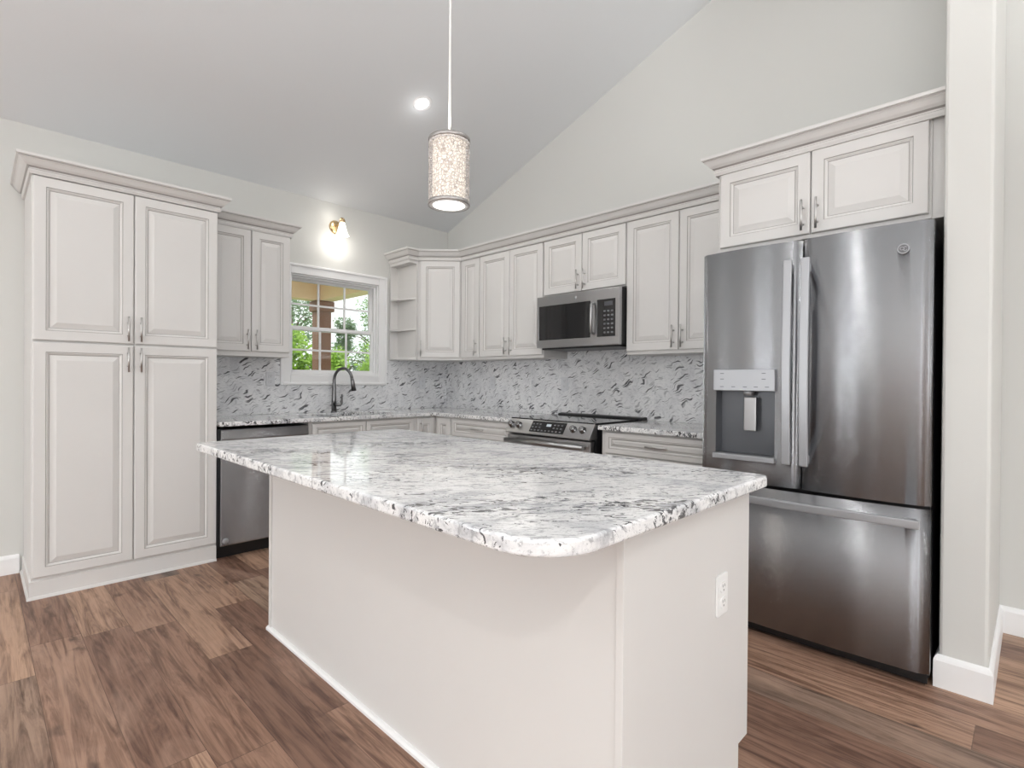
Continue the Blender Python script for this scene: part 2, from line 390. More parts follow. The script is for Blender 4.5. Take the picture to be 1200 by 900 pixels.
ce.prism_axis([(.12, EZ - SL * .12), (.12, EZ + .12 - SL * .12), (RY, RZ + .12), (RY, RZ)], LX - .1, .12, 'x')
ce.prism_axis([(RY, RZ), (RY, RZ + .12), (BY - .1, EZ + .12), (BY - .1, EZ)], LX - .1, .12, 'x')
struct(ce.build('ceiling', M['ceiling']))
# stub wall beside the fridge
struct(MB().box((-.818, -4.305, 0), (0, -4.157, 4.32)).build('wall_stub', M['wall'], bevel=.012))
def baseboard(name, path, h=.115, t=.015):
    struct(MB().sweep(path, [(0, 0), (t, 0), (t, h - .022), (t * .75, h - .012), (t * .45, h - .004), (.003, h), (0, h)]).build(name, M['trim']))
baseboard('baseboard_back', [(LX, 0), (-3.328, 0)])
baseboard('baseboard_stub', [(-.70, -4.157), (-.818, -4.157), (-.818, -4.305), (0, -4.305), (0, BY)], .128)
baseboard('baseboard_left', [(LX, -9.4), (LX, -2.25)], .115)
# windows of the room behind the camera
def simple_window(name, y0, y1, z0, z1, nv):
    f = MB(); X0, X1 = LX - .07, LX + .02
    for a, b in (((X0, y0 - .07, z0 - .07), (X1, y0, z1 + .07)), ((X0, y1, z0 - .07), (X1, y1 + .07, z1 + .07)), ((X0, y0, z1), (X1, y1, z1 + .07)), ((X0, y0, z0 - .07), (X1, y1, z0))): f.box(a, b)
    for k in range(1, nv): 
        yy = y0 + (y1 - y0) * k / nv; f.box((LX - .06, yy - .03, z0), (LX - .02, yy + .03, z1))
    struct(f.build(name, M['trim']))
for i, h in enumerate(LH): simple_window('window_%d' % (i + 2), h[0], h[1], h[2], h[3], 2 if h[1] - h[0] > 1 else 1)

f = MB()
for a, b in (((-6.58, -.02, .28), (-6.51, .07, 2.42)), ((-6.29, -.02, .28), (-6.22, .07, 2.42)), ((-6.51, -.02, 2.35), (-6.29, .07, 2.42)), ((-6.51, -.02, .28), (-6.29, .07, .35))): f.box(a, b)
struct(f.build('window_5', M['trim']))
dr = MB().box((LX + .001, -1.24, 0), (LX + .03, -.38, 2.1)).build('door_1', M['post_wood']); struct(dr)
for z0, z1 in ((.25, .9), (1.05, 1.9)):
    for y0 in (-1.12, -.74): MB().box((LX + .03, y0, z0), (LX + .042, y0 + .24, z1)).build('door_panel', M['post_wood'], dr, bevel=.004)
# kitchen window (double hung, grilles)
def kitchen_window():
    root = bpy.data.objects.new('window_1', None); COL.objects.link(root); root['kind'] = 'structure'; root.location = (-1.25, 0, 1.15)
    ox, oz = 1.25, -1.15
    def B(mb, x0, y0, z0, x1, y1, z1): mb.box((x0 + ox, y0, z0 + oz), (x1 + ox, y1, z1 + oz))
    c = MB(); e = .085
    def casing(mb, x0, x1, z0, z1, w, y0, y1):
        B(mb, x0, y0, z0, x0 + w, y1, z1); B(mb, x1 - w, y0, z0, x1, y1, z1); B(mb, x0 + w, y0, z1 - w, x1 - w, y1, z1); B(mb, x0 + w, y0, z0, x1 - w, y1, z0 + w)
    casing(c, -1.752, -.747, 1.151, 2.171, e, -.018, 0)
    casing(c, -1.752, -.747, 1.151, 2.171, .022, -.028, -.018)
    c.build('casing', M['trim'], root, bevel=.004)
    j = MB(); casing(j, WX0, WX1, WZ0, WZ1, .012, 0, .12); casing(j, WX0 + .012, WX1 - .012, WZ0 + .012, WZ1 - .012, .014, .03, .045); j.build('jamb', M['trim'], root, bevel=.002)
    mid = 1.637
    for nm, z0, z1, y0 in (('lower_sash', WZ0 + .012, mid + .018, .05), ('upper_sash', mid - .018, WZ1 - .012, .085)):
        f = MB(); x0, x1 = WX0 + .012, WX1 - .012
        w = .032
        B(f, x0, y0, z0, x0 + w, y0 + .03, z1); B(f, x1 - w, y0, z0, x1, y0 + .03, z1); B(f, x0 + w, y0, z0, x1 - w, y0 + .03, z0 + w); B(f, x0 + w, y0, z1 - w, x1 - w, y0 + .03, z1)
        sash = f.build(nm, M['trim'], root, bevel=.003)
        g = MB()
        for k in (1, 2):
            xx = x0 + w + (x1 - x0 - 2 * w) * k / 3; B(g, xx - .008, y0 + .009, z0 + w, xx + .008, y0 + .021, z1 - w)
        zz = (z0 + z1) / 2
        for k in range(3):
            xa = x0 + w + (x1 - x0 - 2 * w) * k / 3 + (.008 if k else 0); xb = x0 + w + (x1 - x0 - 2 * w) * (k + 1) / 3 - (.008 if k < 2 else 0)
            B(g, xa, y0 + .009, zz - .008, xb, y0 + .021, zz + .008)
        g.build('grille', M['trim'], sash)
        p = MB(); B(p, x0 + w, y0 + .013, z0 + w, x1 - w, y0 + .017, z1 - w); p.build('pane', M['glass'], sash)
kitchen_window()

# ------------------------------------------------------------------ cabinets
def door_mesh(w, h, fr=.052, t=.020):
    rings = [(0, 0), (0, t - .004), (.003, t - .0005), (.007, t), (fr, t), (fr + .003, t - .004), (fr + .006, t - .003), (fr + .014, t - .010), (fr + .0175, t - .0115), (fr + .021, t - .0105), (fr + .046, t - .0025), (fr + .0485, t - .0025)]
    mt = [0, 0, 0, 0, 1, 0, 0, 1, 0, 0, 0]
    mb = MB()
    for ins, d in rings: mb.v += [(ins, -d, ins), (w - ins, -d, ins), (w - ins, -d, h - ins), (ins, -d, h - ins)]
    mb.face((3, 2, 1, 0))
    for i in range(len(rings) - 1):
        for k in range(4):
            k2 = (k + 1) % 4; mb.face((4 * i + k, 4 * i + k2, 4 * i + 4 + k2, 4 * i + 4 + k), mt[i])
    n = 4 * (len(rings) - 1); mb.face((n, n + 1, n + 2, n + 3))
    return mb
def drawer_mesh(w, h): return door_mesh(w, h, fr=.030)
def handle_mesh(L=.145, cc=.078, vertical=True):
    mb = MB(); r = .0055; o = -.034
    if vertical:
        mb.tube([(0, o, -L / 2), (0, o, L / 2)], r, 10)
        for z in (-cc / 2, cc / 2): mb.tube([(0, 0, z), (0, o, z)], .0045, 8)
    else:
        mb.tube([(-L / 2, o, 0), (L / 2, o, 0)], r, 10)
        for x in (-cc / 2, cc / 2): mb.tube([(x, 0, 0), (x, o, 0)], .0045, 8)
    return mb
def add_door(root, x0, x1, z0, z1, y, handle=None, hz='low', name='door'):
    """door on the front plane y (local), handle side 'l'/'r' or None"""
    d = (door_mesh if name == 'door' else drawer_mesh)(x1 - x0, z1 - z0).build(name, [M['cab'], M['glaze']], root, (x0, y, z0))
    if handle:
        if name == 'door':
            hx = .028 if handle == 'l' else (x1 - x0) - .028
            zz = {'low': .085, 'high': (z1 - z0) - .085}[hz]
            handle_mesh().build('handle', M['nickel'], d, (hx, -.019, zz))
        else:
            handle_mesh(vertical=False).build('handle', M['nickel'], d, ((x1 - x0) / 2, -.010, (z1 - z0) / 2))
    return d
CROWN_GLAZE = (4, 6, 10)
CROWN = [(0, 0), (.010, 0), (.012, .006), (.016, .014), (.016, .022), (.010, .026), (.012, .032), (.022, .038), (.034, .048), (.048, .066), (.056, .072), (.056, .077), (.064, .080), (.066, .094), (0, .094)]
def crown(path, z, name, parent=None):
    mb = MB().sweep(path, [(d, z + h) for d, h in CROWN]); L = len(CROWN)
    for k in range((len(path) - 1) * L):
        if k % L in CROWN_GLAZE: mb.m[k] = 1
    return mb.build(name, [M['cab'], M['glaze']], parent)
ZD = 2.290
# tall pantry
p = thing('pantry_cabinet', 'tall cream pantry cabinet with four raised-panel doors, at the left end of the kitchen', 'cabinet', (-2.854, 0, 0))
pw = .4545
b = MB(); b.box((-pw, -.595, .0), (pw, -.003, 2.37)); b.build('body', M['cab'], p, bevel=.002)
add_door(p, -pw + .005, -.003, .116, 1.391, -.595, 'r', 'high'); add_door(p, .003, pw - .003, .116, 1.391, -.595, 'l', 'high')
add_door(p, -pw + .005, -.003, 1.402, 2.283, -.595, 'r', 'low'); add_door(p, .003, pw - .003, 1.402, 2.283, -.595, 'l', 'low')
crown([(-pw, -.003), (-pw, -.610), (pw, -.610), (pw, -.40)], 2.287, 'crown_molding', p)
MB().sweep([(-pw, -.003), (-pw, -.595), (pw, -.595)], [(0, 0), (.018, 0), (.018, .004), (.014, .014), (.008, .016), (.008, .095), (0, .10)]).build('base_trim', M['cab'], p)
# wall cabinet between pantry and window
def wall_cabinet(name, label, loc, rz, w, z0, doors, depth=.31, zd0=None, zd1=2.306, top=2.37, crown_path=None):
    c = thing(name, label, 'cabinet', (loc[0], loc[1], z0), rz, 'wall cabinets' if name == 'wall_cabinet' else None)
    MB().box((0, -depth, 0), (w, -.003, top - z0)).build('body', M['cab'], c, bevel=.002)
    for x0, x1, hs in doors: add_door(c, x0, x1, zd0 - z0, zd1 - z0, -depth, hs)
    if crown_path: crown(crown_path, zd1 - z0, 'crown_molding', c)
    return c
wall_cabinet('wall_cabinet', 'narrow two-door wall cabinet with crown, between the pantry and the window', (-2.397, 0), 0, .594, 1.366,
             [(.008, .304, 'r'), (.310, .590, 'l')], zd0=1.402, zd1=2.290, crown_path=[(0, -.325), (.594, -.325), (.594, -.003)])
# wall B run (rotated -90 deg: local x runs toward the fridge)
RB = -PI / 2
wall_cabinet('wall_cabinet', 'slim single-door wall cabinet just right of the diagonal corner cabinet', (0, -.612), RB, .254, 1.386, [(.010, .250, 'r')], zd0=1.410)
wall_cabinet('wall_cabinet', 'two-door wall cabinet immediately left of the microwave', (0, -.868), RB, .757, 1.386, [(.005, .377, 'r'), (.382, .752, 'l')], zd0=1.410)
wall_cabinet('wall_cabinet', 'short two-door wall cabinet above the microwave', (0, -1.627), RB, .764, 1.868, [(.009, .380, 'r'), (.385, .757, 'l')], zd0=1.876)
wall_cabinet('wall_cabinet', 'two-door wall cabinet between the microwave and the fridge', (0, -2.393), RB, .805, 1.386, [(.006, .389, 'r'), (.395, .795, 'l')], zd0=1.410)
# diagonal corner cabinet
c = thing('corner_cabinet', 'diagonal corner wall cabinet with one raised-panel door beside the open shelves', 'cabinet', (0, 0, 1.386))
MB().prism([(-.003, -.003), (-.609, -.003), (-.609, -.31), (-.31, -.609), (-.003, -.609)], 0, .984).build('body', M['cab'], c, bevel=.002)
fl = math.hypot(.299, .299)
hold = MB().box((0, 0, 0), (fl, .004, .984)).build('face_frame', M['cab'], c, (-.609, -.31, 0), (0, 0, -PI / 4))
hold.location = (-.609 - .003, -.31 - .003, 0)
d = door_mesh(fl - .055, 2.306 - 1.410).build('door', [M['cab'], M['glaze']], c, (-.609 - .003 + .036 * .7071, -.31 - .003 - .036 * .7071, .024), (0, 0, -PI / 4))
handle_mesh().build('handle', M['nickel'], d, (.010, -.019, .085))
# open end shelves beside the window
sh = thing('end_shelf', 'open three-tier end shelf unit at the corner, right of the window', 'shelf', (-.612, 0, 1.386))
MB().box((-.016, -.328, 0), (0, -.003, .9225)).build('side_panel', M['cab'], sh)
MB().box((-.098, -.020, 0), (-.016, -.003, .9225)).build('back_panel', M['cab'], sh)
def clipped(z): 
    pts = [(-.016, -.020), (-.098, -.020)]
    for i in range(9):
        a = i / 8; pts.append((-.098 + .082 * a ** 1.5, -.03 - .295 * a))
    return MB().prism(pts, z, z + .016)
for z in (0.004, .276, .565): clipped(z).build('shelf_board', M['cab'], sh)
MB().box((-.098, -.328, .895), (-.016, -.020, .9225)).build('top_panel', M['cab'], sh)
# crown over the whole right-hand run
tag(crown([(-.710, -.003), (-.710, -.328), (-.6165, -.328), (-.328, -.6165), (-.328, -3.195)], 2.309, 'crown_molding'),
    'long cream crown molding running over the corner shelves and cabinets to the fridge', 'molding')
# cabinet over the fridge
fc = wall_cabinet('fridge_cabinet', 'deep two-door cabinet above the fridge with its own crown', (0, -3.205), RB, .902, 1.893, [(.016, .447, 'r'), (.453, .893, 'l')], depth=.707, zd0=1.912, zd1=2.300, top=2.39,
                  crown_path=[(0, -.40), (0, -.722), (.950, -.722)])
MB().box((.902, -.695, 0), (.950, -.003, .45)).build('filler_strip', M['cab'], fc)

# base cabinets
def base_cabinet(name, label, loc, rz, w, fronts, toe=True):
    c = thing(name, label, 'cabinet', (loc[0], loc[1], 0), rz, 'drawer base cabinets beside the range')
    b = MB(); b.prism_axis([(-.003, 0), (-.003, .882), (-.610, .882), (-.610, .10), (-.545, .10), (-.545, 0)], 0, w, 'x')
    b.build('body', M['cab'], c)
    for kind, x0, x1, z0, z1, hs in fronts: add_door(c, x0, x1, z0, z1, -.610, hs, 'high', kind)
    return c
sb = thing('sink_base_cabinet', 'cream sink base cabinet under the window, right of the dishwasher', 'cabinet', (-1.785, 0, 0))
b = MB(); b.box((0, -.610, .10), (.940, -.003, .62)); b.box((0, -.545, 0), (.940, -.003, .10)); b.box((0, -.610, .62), (.940, -.592, .882)); b.box((0, -.592, .62), (.018, -.003, .882)); b.box((.922, -.592, .62), (.940, -.003, .882)); b.build('body', M['cab'], sb)
for k, x0, x1, hs in (('drawer_front', .025, .466, None), ('drawer_front', .474, .932, None)): add_door(sb, x0, x1, .728, .868, -.610, hs, name=k)
add_door(sb, .025, .466, .115, .718, -.610, 'r', 'high'); add_door(sb, .474, .932, .115, .718, -.610, 'l', 'high')
cb = thing('corner_base_cabinet', 'cream corner base cabinet with two narrow doors meeting at the inside corner', 'cabinet', (0, 0, 0))
MB().prism([(-.003, -.003), (-.843, -.003), (-.843, -.610), (-.610, -.610), (-.610, -.848), (-.003, -.848)], .10, .882).build('body', M['cab'], cb)
MB().prism([(-.003, -.003), (-.843, -.003), (-.843, -.545), (-.545, -.545), (-.545, -.848), (-.003, -.848)], 0, .10).build('toe_kick', M['cab'], cb)
add_door(cb, -.818, -.640, .115, .868, -.610, 'l', 'high')
d = door_mesh(.185, .753).build('door', [M['cab'], M['glaze']], cb, (-.610, -.652, .115), (0, 0, RB))
base_cabinet('drawer_base_cabinet', 'cream base cabinet with drawer, between the corner and the range', (0, -.850), RB, .722,
             [('drawer', .012, .712, .728, .868, 'c'), ('door', .012, .358, .115, .718, 'r'), ('door', .364, .712, .115, .718, 'l')])
base_cabinet('drawer_base_cabinet', 'cream base cabinet with wide drawers, between the range and the fridge', (0, -2.402), RB, .80,
             [('drawer', .032, .790, .736, .872, 'c'), ('drawer', .032, .790, .43, .728, 'c'), ('drawer', .032, .790, .115, .42, 'c')])

# ------------------------------------------------------------------ countertops
def mask_slab(xs, ys, inside, z0, z1):
    mb = MB(); id_ = {}
    def V(i, j, z):
        k = (i, j, z)
        if k not in id_: id_[k] = len(mb.v); mb.v.append((xs[i], ys[j], z))
        return id_[k]
    ins = lambda i, j: 0 <= i < len(xs) - 1 and 0 <= j < len(ys) - 1 and inside(.5 * (xs[i] + xs[i + 1]), .5 * (ys[j] + ys[j + 1]))
    for i in range(len(xs) - 1):
        for j in range(len(ys) - 1):
            if not ins(i, j): continue
            mb.face((V(i, j, z1), V(i + 1, j, z1), V(i + 1, j + 1, z1), V(i, j + 1, z1))); mb.face((V(i, j, z0), V(i, j + 1, z0), V(i + 1, j + 1, z0), V(i + 1, j, z0)))
            for di, dj, a, b in ((-1, 0, (i, j), (i, j + 1)), (1, 0, (i + 1, j + 1), (i + 1, j)), (0, -1, (i + 1, j), (i, j)), (0, 1, (i, j + 1), (i + 1, j + 1))):
                if not ins(i + di, j + dj): mb.face((V(*a, z0), V(*a, z1), V(*b, z1), V(*b, z0)))
    return mb
CZ0, CZ1 = .884, .914
SX0, SX1, SY0, SY1 = -1.68, -.94, -.56, -.17
ct = mask_slab([-2.397, SX0, SX1, -.660, -.003], [-1.572, -.660, SY0, SY1, -.003],
               lambda x, y: (y > -.660 or x > -.660) and not (SX0 < x < SX1 and SY0 < y < SY1), CZ0, CZ1).build('countertop', M['granite'], bevel=.005)
tag(ct, 'L-shaped white granite countertop with sink cutout along the window wall and into the corner', 'countertop')
ct = MB().box((-.660, -3.195, CZ0), (-.003, -2.398, CZ1)).build('countertop', M['granite'], bevel=.005)
tag(ct, 'short white granite countertop between the range and the fridge', 'countertop')
# sink
sk = thing('sink', 'undermount stainless sink set in the countertop below the window', 'sink', (-1.31, -.365, .66))
b = MB(); x, y, h = .39, .215, .223
b.v += [(-x, -y, h), (x, -y, h), (x, y, h), (-x, y, h), (-x + .03, -y + .03, h), (x - .03, -y + .03, h), (x - .03, y - .03, h), (-x + .03, y - .03, h), (-x + .04, -y + .04, .01), (x - .04, -y + .04, .01), (x - .04, y - .04, .01), (-x + .04, y - .04, .01)]
for k in range(4):
    q = (k + 1) % 4; b.face((k, q, 4 + q, 4 + k)); b.face((4 + k, 4 + q, 8 + q, 8 + k))
b.face((8, 9, 10, 11)); b.build('basin', M['sinksteel'], sk, fix=False)
MB().lathe([(.001, .013), (.035, .013), (.042, .011)], 20).build('drain', M['nickel'], sk)
# faucet
fa = thing('faucet', 'dark gooseneck pull-down kitchen faucet behind the sink', 'faucet', (-1.325, -.105, CZ1 + .0005))
MB().lathe([(0, 0), (.027, 0), (.027, .006), (.022, .012), (.0, .012)], 24).build('base_flange', M['gunmetal'], fa)
dx, dy = .40, -.917
path = [(0, 0, .01), (0, 0, .10), (0, 0, .20), (0, 0, .275)]
R = .094
for i in range(1, 15):
    a = PI * i / 14 * .93; path.append((dx * (R - R * math.cos(a)), dy * (R - R * math.cos(a)), .275 + R * math.sin(a) * 1.12))
MB().tube(path, [.0215, .020, .0165, .0135] + [.0125] * 14, 14).build('neck', M['gunmetal'], fa)
e = path[-1]; q = [(e[0], e[1], e[2]), (e[0] + dx * .008, e[1] + dy * .008, e[2] - .03), (e[0] + dx * .022, e[1] + dy * .022, e[2] - .11)]
MB().tube(q, [.0135, .016, .021], 14).build('spray_head', M['gunmetal'], fa)
MB().tube([(.012, -.002, .065), (.055, -.010, .062), (.066, -.012, .075), (.068, -.012, .155)], [.012, .012, .010, .007], 12).build('lever', M['gunmetal'], fa)

# backsplash
b = MB(); b.box((-2.397, -.012, .9145), (-1.753, -.0005, 1.366)); b.box((-1.753, -.012, .9145), (-.746, -.0005, 1.150)); b.box((-.746, -.012, .9145), (-.0125, -.0005, 1.3855))
tag(b.build('backsplash', M['splash_x']), 'grey wisp-patterned stone backsplash on the window wall behind the sink', 'backsplash')
b = MB(); b.box((-.012, -1.6265, .9145), (-.0005, -.0005, 1.3855)); b.box((-.012, -2.3925, .9145), (-.0005, -1.6265, 1.50)); b.box((-.012, -3.205, .9145), (-.0005, -2.3925, 1.3855))
tag(b.build('backsplash', M['splash_y']), 'grey wisp-patterned stone backsplash behind the range and under the microwave', 'backsplash')
def outlet(label, loc, rz, mat_, duplex=True, group=None):
    o = thing('outlet', label, 'outlet', loc, rz, group or ('grey outlets on the backsplash' if 'backsplash' in label else None))
    MB().prism_axis(round_rect(-.036, -.058, .036, .058, (.006,) * 4, 3), -.006, 0, 'y').build('cover_plate', mat_, o, bevel=.002)
    for z in (-.022, .022):
        r = MB().prism_axis(round_rect(-.0165, z - .0145, .0165, z + .0145, (.009,) * 4, 5), -.009, -.006, 'y').build('receptacle', mat_, o)
        s = MB()
        for xx in (-.0065, .0055): s.box((xx, -.0094, z + .001), (xx + .002, -.009, z + .009))
        s.box((-.002, -.0094, z - .010), (.002, -.009, z - .005)); s.build('slots', M['slot'], r)
    return o
outlet('grey outlet on the backsplash left of the window, near the pantry', (-1.83, -.012, 1.20), 0, M['outlet_grey'])
outlet('grey outlet on the backsplash under the corner shelves, right of the window', (-.327, -.012, 1.165), 0, M['outlet_grey'])
outlet('grey outlet on the backsplash just left of the range', (-.012, -1.602, 1.175), RB, M['outlet_grey'])
outlet('grey outlet on the backsplash between the corner and the range', (-.012, -.72, 1.18), RB, M['outlet_grey'])

# ------------------------------------------------------------------ island
IX0, IX1, IY0, IY1 = -2.84, -1.80, -3.848, -1.80
PX0, PX1, PY0, PY1 = -2.525, -1.835, -3.79, -1.815
isl = thing('kitchen_island', 'big cream kitchen island base under the white granite slab', 'island', ((PX0 + PX1) / 2, (PY0 + PY1) / 2, 0))
lx, ly = isl.location.x, isl.location.y
hx, hy = (PX1 - PX0) / 2, (PY1 - PY0) / 2
b = MB(); b.box((-hx + .012, -hy + .02, .10), (hx, hy - .02, .882)); b.box((-hx + .012, -hy + .02, 0), (hx - .07, hy - .02, .10)); b.build('body', M['cab'], isl)
MB().box((-hx + .004, -hy + .02, .0), (-hx + .012, hy - .02, .882)).build('back_panel', M['cab'], isl)
for yy, nm in ((-hy, 'end_panel'), (hy - .02, 'end_panel')):
    MB().prism_axis([(-hx, 0), (-hx, .882), (hx + .022, .882), (hx + .022, .10), (hx - .045, .10), (hx - .045, 0)], yy, yy + .02, 'y').build(nm, M['cab'], isl, bevel=.0015)
MB().box((-hx - .004, hy - .034, 0.0), (-hx + .004, hy - .020, .882)).build('corner_bead', M['cab'], isl)
MB().sweep([(-hx + .004, hy - .001), (-hx + .004, -hy + .001)], [(0, 0), (.016, 0), (.016, .010), (.009, .017), (0, .018)]).build('shoe_molding', M['trim'], isl)
MB().box((hx, -hy + .02, .10), (hx + .020, -hy + .055, .882)).build('face_stile', M['cab'], isl)
for k in range(4):
    y0 = hy - .03 - k * .47
    dd = door_mesh(.455, .60).build('door', [M['cab'], M['glaze']], isl, (hx, y0 - .455, .115), (0, 0, PI / 2))
    dd = drawer_mesh(.455, .14).build('drawer', [M['cab'], M['glaze']], isl, (hx, y0 - .455, .728), (0, 0, PI / 2))
top = MB().prism(round_rect(IX0, IY0, IX1, IY1, (.135, .035, .035, .035), 10), CZ0, CZ1 + .004).build('island_countertop', M['granite'], bevel=.007, seg=3)
tag(top, 'large polished white granite slab with grey and black flecks on the island', 'countertop')
outlet('white duplex outlet on the end panel of the island', (-2.02, PY0, .597), 0, M['outlet'])

# ------------------------------------------------------------------ dishwasher
dw = thing('dishwasher', 'stainless dishwasher between the pantry and the sink cabinet', 'dishwasher', (-2.092, 0, 0))
b = MB(); b.box((-.302, -.60, .085), (.302, -.01, .865)); b.box((-.302, -.56, .0), (.302, -.01, .085)); b.build('tub', M['black'], dw)
b = MB(); b.prism_axis([(-.603, .095), (-.640, .095), (-.644, .105), (-.644, .775), (-.603, .775)], -.294, .294, 'x'); b.build('door', M['steel'], dw, bevel=.003)
b = MB(); b.prism_axis([(-.603, .79), (-.646, .79), (-.652, .80), (-.646, .862), (-.603, .864)], -.294, .294, 'x'); b.build('control_panel', M['steel'], dw, bevel=.003)
b = MB(); b.box((-.294, -.618, .775), (.294, -.603, .79)); b.build('handle_pocket', M['black'], dw)
MB().lathe([(0, -.001), (.017, -.001), (.020, .001), (.0, .001)], 24, axis='y').build('badge', M['ltgrey'], dw, (-.264, -.645, .128))

# ------------------------------------------------------------------ range
rg = thing('range', 'stainless slide-in electric range with black glass cooktop and four front knobs', 'range', (0, -1.966, 0), RB)
RW = .386
b = MB(); b.box((-RW, -.62, .10), (RW, -.03, .905)); b.box((-RW + .01, -.57, 0), (RW - .01, -.05, .10)); b.build('body', M['black'], rg)
b = MB(); b.prism_axis([(-.60, .912), (-.625, .918), (-.690, .822), (-.690, .812), (-.60, .812)], -RW - .002, RW + .002, 'x'); cp = b.build('control_panel', M['steel_l'], rg, bevel=.003)
sl = math.atan2(.065, .096)                        # slope of the control panel
def onpanel(x, s, out): # s: 0 bottom .. 1 top
    P0 = Vector((0, -.690, .822)); P1 = Vector((0, -.625, .918)); n = Vector((0, -.096, .065)).normalized(); q = P0.lerp(P1, s) + n * out; return (x, q.y, q.z)
RX = (PI / 2 - (PI / 2 - sl)) 
kb = MB().lathe([(0, 0), (.026, 0), (.026, .004), (.022, .006), (.020, .026), (.017, .030), (0, .030)], 20)
kn = None
for xx in (-.352, -.275, .235, .312):
    if kn is None: kn = kb.build('knob', M['knob'], rg)
    else: kn = kn.copy(); COL.objects.link(kn)
    kn.location = onpanel(xx, .5, 0); kn.rotation_euler = (math.atan2(.096, .065), 0, 0)
sc = MB(); n = len(sc.v)
def panel_quad(mb, x0, x1, s0, s1, out, m=0):
    n = len(mb.v)
    for o_ in (0, out):
        mb.v += [onpanel(x0, s0, o_), onpanel(x1, s0, o_), onpanel(x1, s1, o_), onpanel(x0, s1, o_)]
    for q in ((3, 2, 1, 0), (4, 5, 6, 7), (0, 1, 5, 4), (1, 2, 6, 5), (2, 3, 7, 6), (3, 0, 4, 7)): mb.face([n + k for k in q], m)
panel_quad(sc, -.155, .160, .12, .88, .002); dsp = sc.build('display', M['glassblack'], rg)
dg = MB(); panel_quad(dg, -.012, .030, .55, .72, .0026); dg.build('clock_digits', M['digits'], dsp)
ky = MB()
for k in range(9):
    for r_ in range(3):
        x0 = -.145 + k * .033
        if 3 <= k <= 5 and r_ > 0: continue
        panel_quad(ky, x0, x0 + .016, .20 + r_ * .22, .28 + r_ * .22, .0025)
ky.build('touch_keys', M['key'], dsp)
b = MB(); b.prism(round_rect(-RW - .006, -.628, RW + .006, -.075, (.012,) * 4, 4), .912, .922); ckt = b.build('cooktop', M['glassblack'], rg, bevel=.002)
b = MB(); b.prism_axis([(-.020, .914), (-.020, .936), (-.045, .938), (-.085, .933), (-.095, .922), (-.095, .914)], -RW + .015, RW + .036, 'x'); b.build('rear_trim', M['black'], rg, bevel=.003)
b = MB(); b.box((-RW + .002, -.672, .235), (RW - .002, -.622, .800)); od = b.build('oven_door', M['steel_l'], rg, bevel=.006)
MB().box((-.27, -.674, .36), (.27, -.672, .66)).build('oven_window', M['glassblack'], od)
hb = MB(); hb.tube([(-.362, -.722, .762), (.362, -.722, .762)], .016, 14)
for xx in (-.335, .335): hb.tube([(xx, -.671, .762), (xx, -.722, .762)], .010, 10)
hb.build('handle', M['steel_l'], od)
b = MB(); b.box((-RW + .002, -.668, .105), (RW - .002, -.622, .225)); b.build('storage_drawer', M['steel_l'], rg, bevel=.006)

# ------------------------------------------------------------------ microwave
mw = thing('microwave', 'stainless over-the-range microwave hung below the short cabinet', 'microwave', (0, -2.010, 1.456), RB)
MH, MWD = .397, .379
b = MB(); b.box((-MWD, -.372, 0.004), (MWD, -.014, MH)); b.build('body', M['black'], mw)
fr = MB(); y0, y1 = -.402, -.372
fr.box((-MWD, y0, MH - .075), (MWD, y1, MH)); fr.box((-MWD, y0, 0), (MWD, y1, .060)); fr.box((-MWD, y0, .060), (-MWD + .022, y1, MH - .075)); fr.box((MWD - .034, y0, .060), (MWD, y1, MH - .075)); fr.box((.134, y0, .060), (.192, y1, MH - .075))
fr.build('face_frame', M['steel_l'], mw, bevel=.002)
MB().box((-MWD + .022, y0 - .001, .060), (.134, y1, MH - .075)).build('door_glass', M['glassblack'], mw)
pn = MB().box((.192, y0 - .001, .060), (MWD - .034, y1, MH - .075)).build('control_panel', M['glassblack'], mw)
MB().box((.255, y0 - .002, .275), (.325, y0 - .001, .305)).build('display', M['darkgrey'], pn)
key = None
for r_ in range(6):
    for c_ in range(3):
        if key is None: key = MB().prism_axis(round_rect(-.009, -.006, .009, .006, (.003,) * 4, 2), -.0012, 0, 'y').build('button', M['key'], pn)
        else: key = key.copy(); COL.objects.link(key)
        key.location = (.258 + c_ * .031, y0 - .001, .088 + r_ * .030)
hd = MB(); hd.tube([(.163, -.402, .085), (.163, -.430, .095), (.163, -.434, .19), (.163, -.430, .29), (.163, -.402, .30)], .011, 12); hd.build('handle', M['steel_l'], mw)
vb = MB(); vb.box((-MWD + .02, -.36, -.012), (MWD - .02, -.04, .004)); vb.build('vent_grille', M['black'], mw)
MB().lathe([(0, -.0008), (.011, -.0008), (.012, 0)], 20, axis='y').build('badge', M['ltgrey'], mw, (0, y0, MH - .037))

# ------------------------------------------------------------------ fridge
fg = thing('refrigerator', 'large stainless French-door refrigerator with a water dispenser in its left door', 'refrigerator', (0, -3.6745, 0), RB)
FW = .4625
b = MB(); b.box((-FW + .006, -.845, .03), (FW - .006, -.10, 1.83)); b.box((-FW + .02, -.82, 0), (FW - .02, -.14, .03)); b.build('case', M['black'], fg)
MB().box((-FW + .01, -.86, .010), (FW - .01, -.845, .056)).build('kick_grille', M['black'], fg)
b = MB()
for xx in (-FW + .07, FW - .07): MB().box((xx - .05, -.86, 1.83), (xx + .05, -.72, 1.852)).build('hinge_cover', M['black'], fg, bevel=.004)

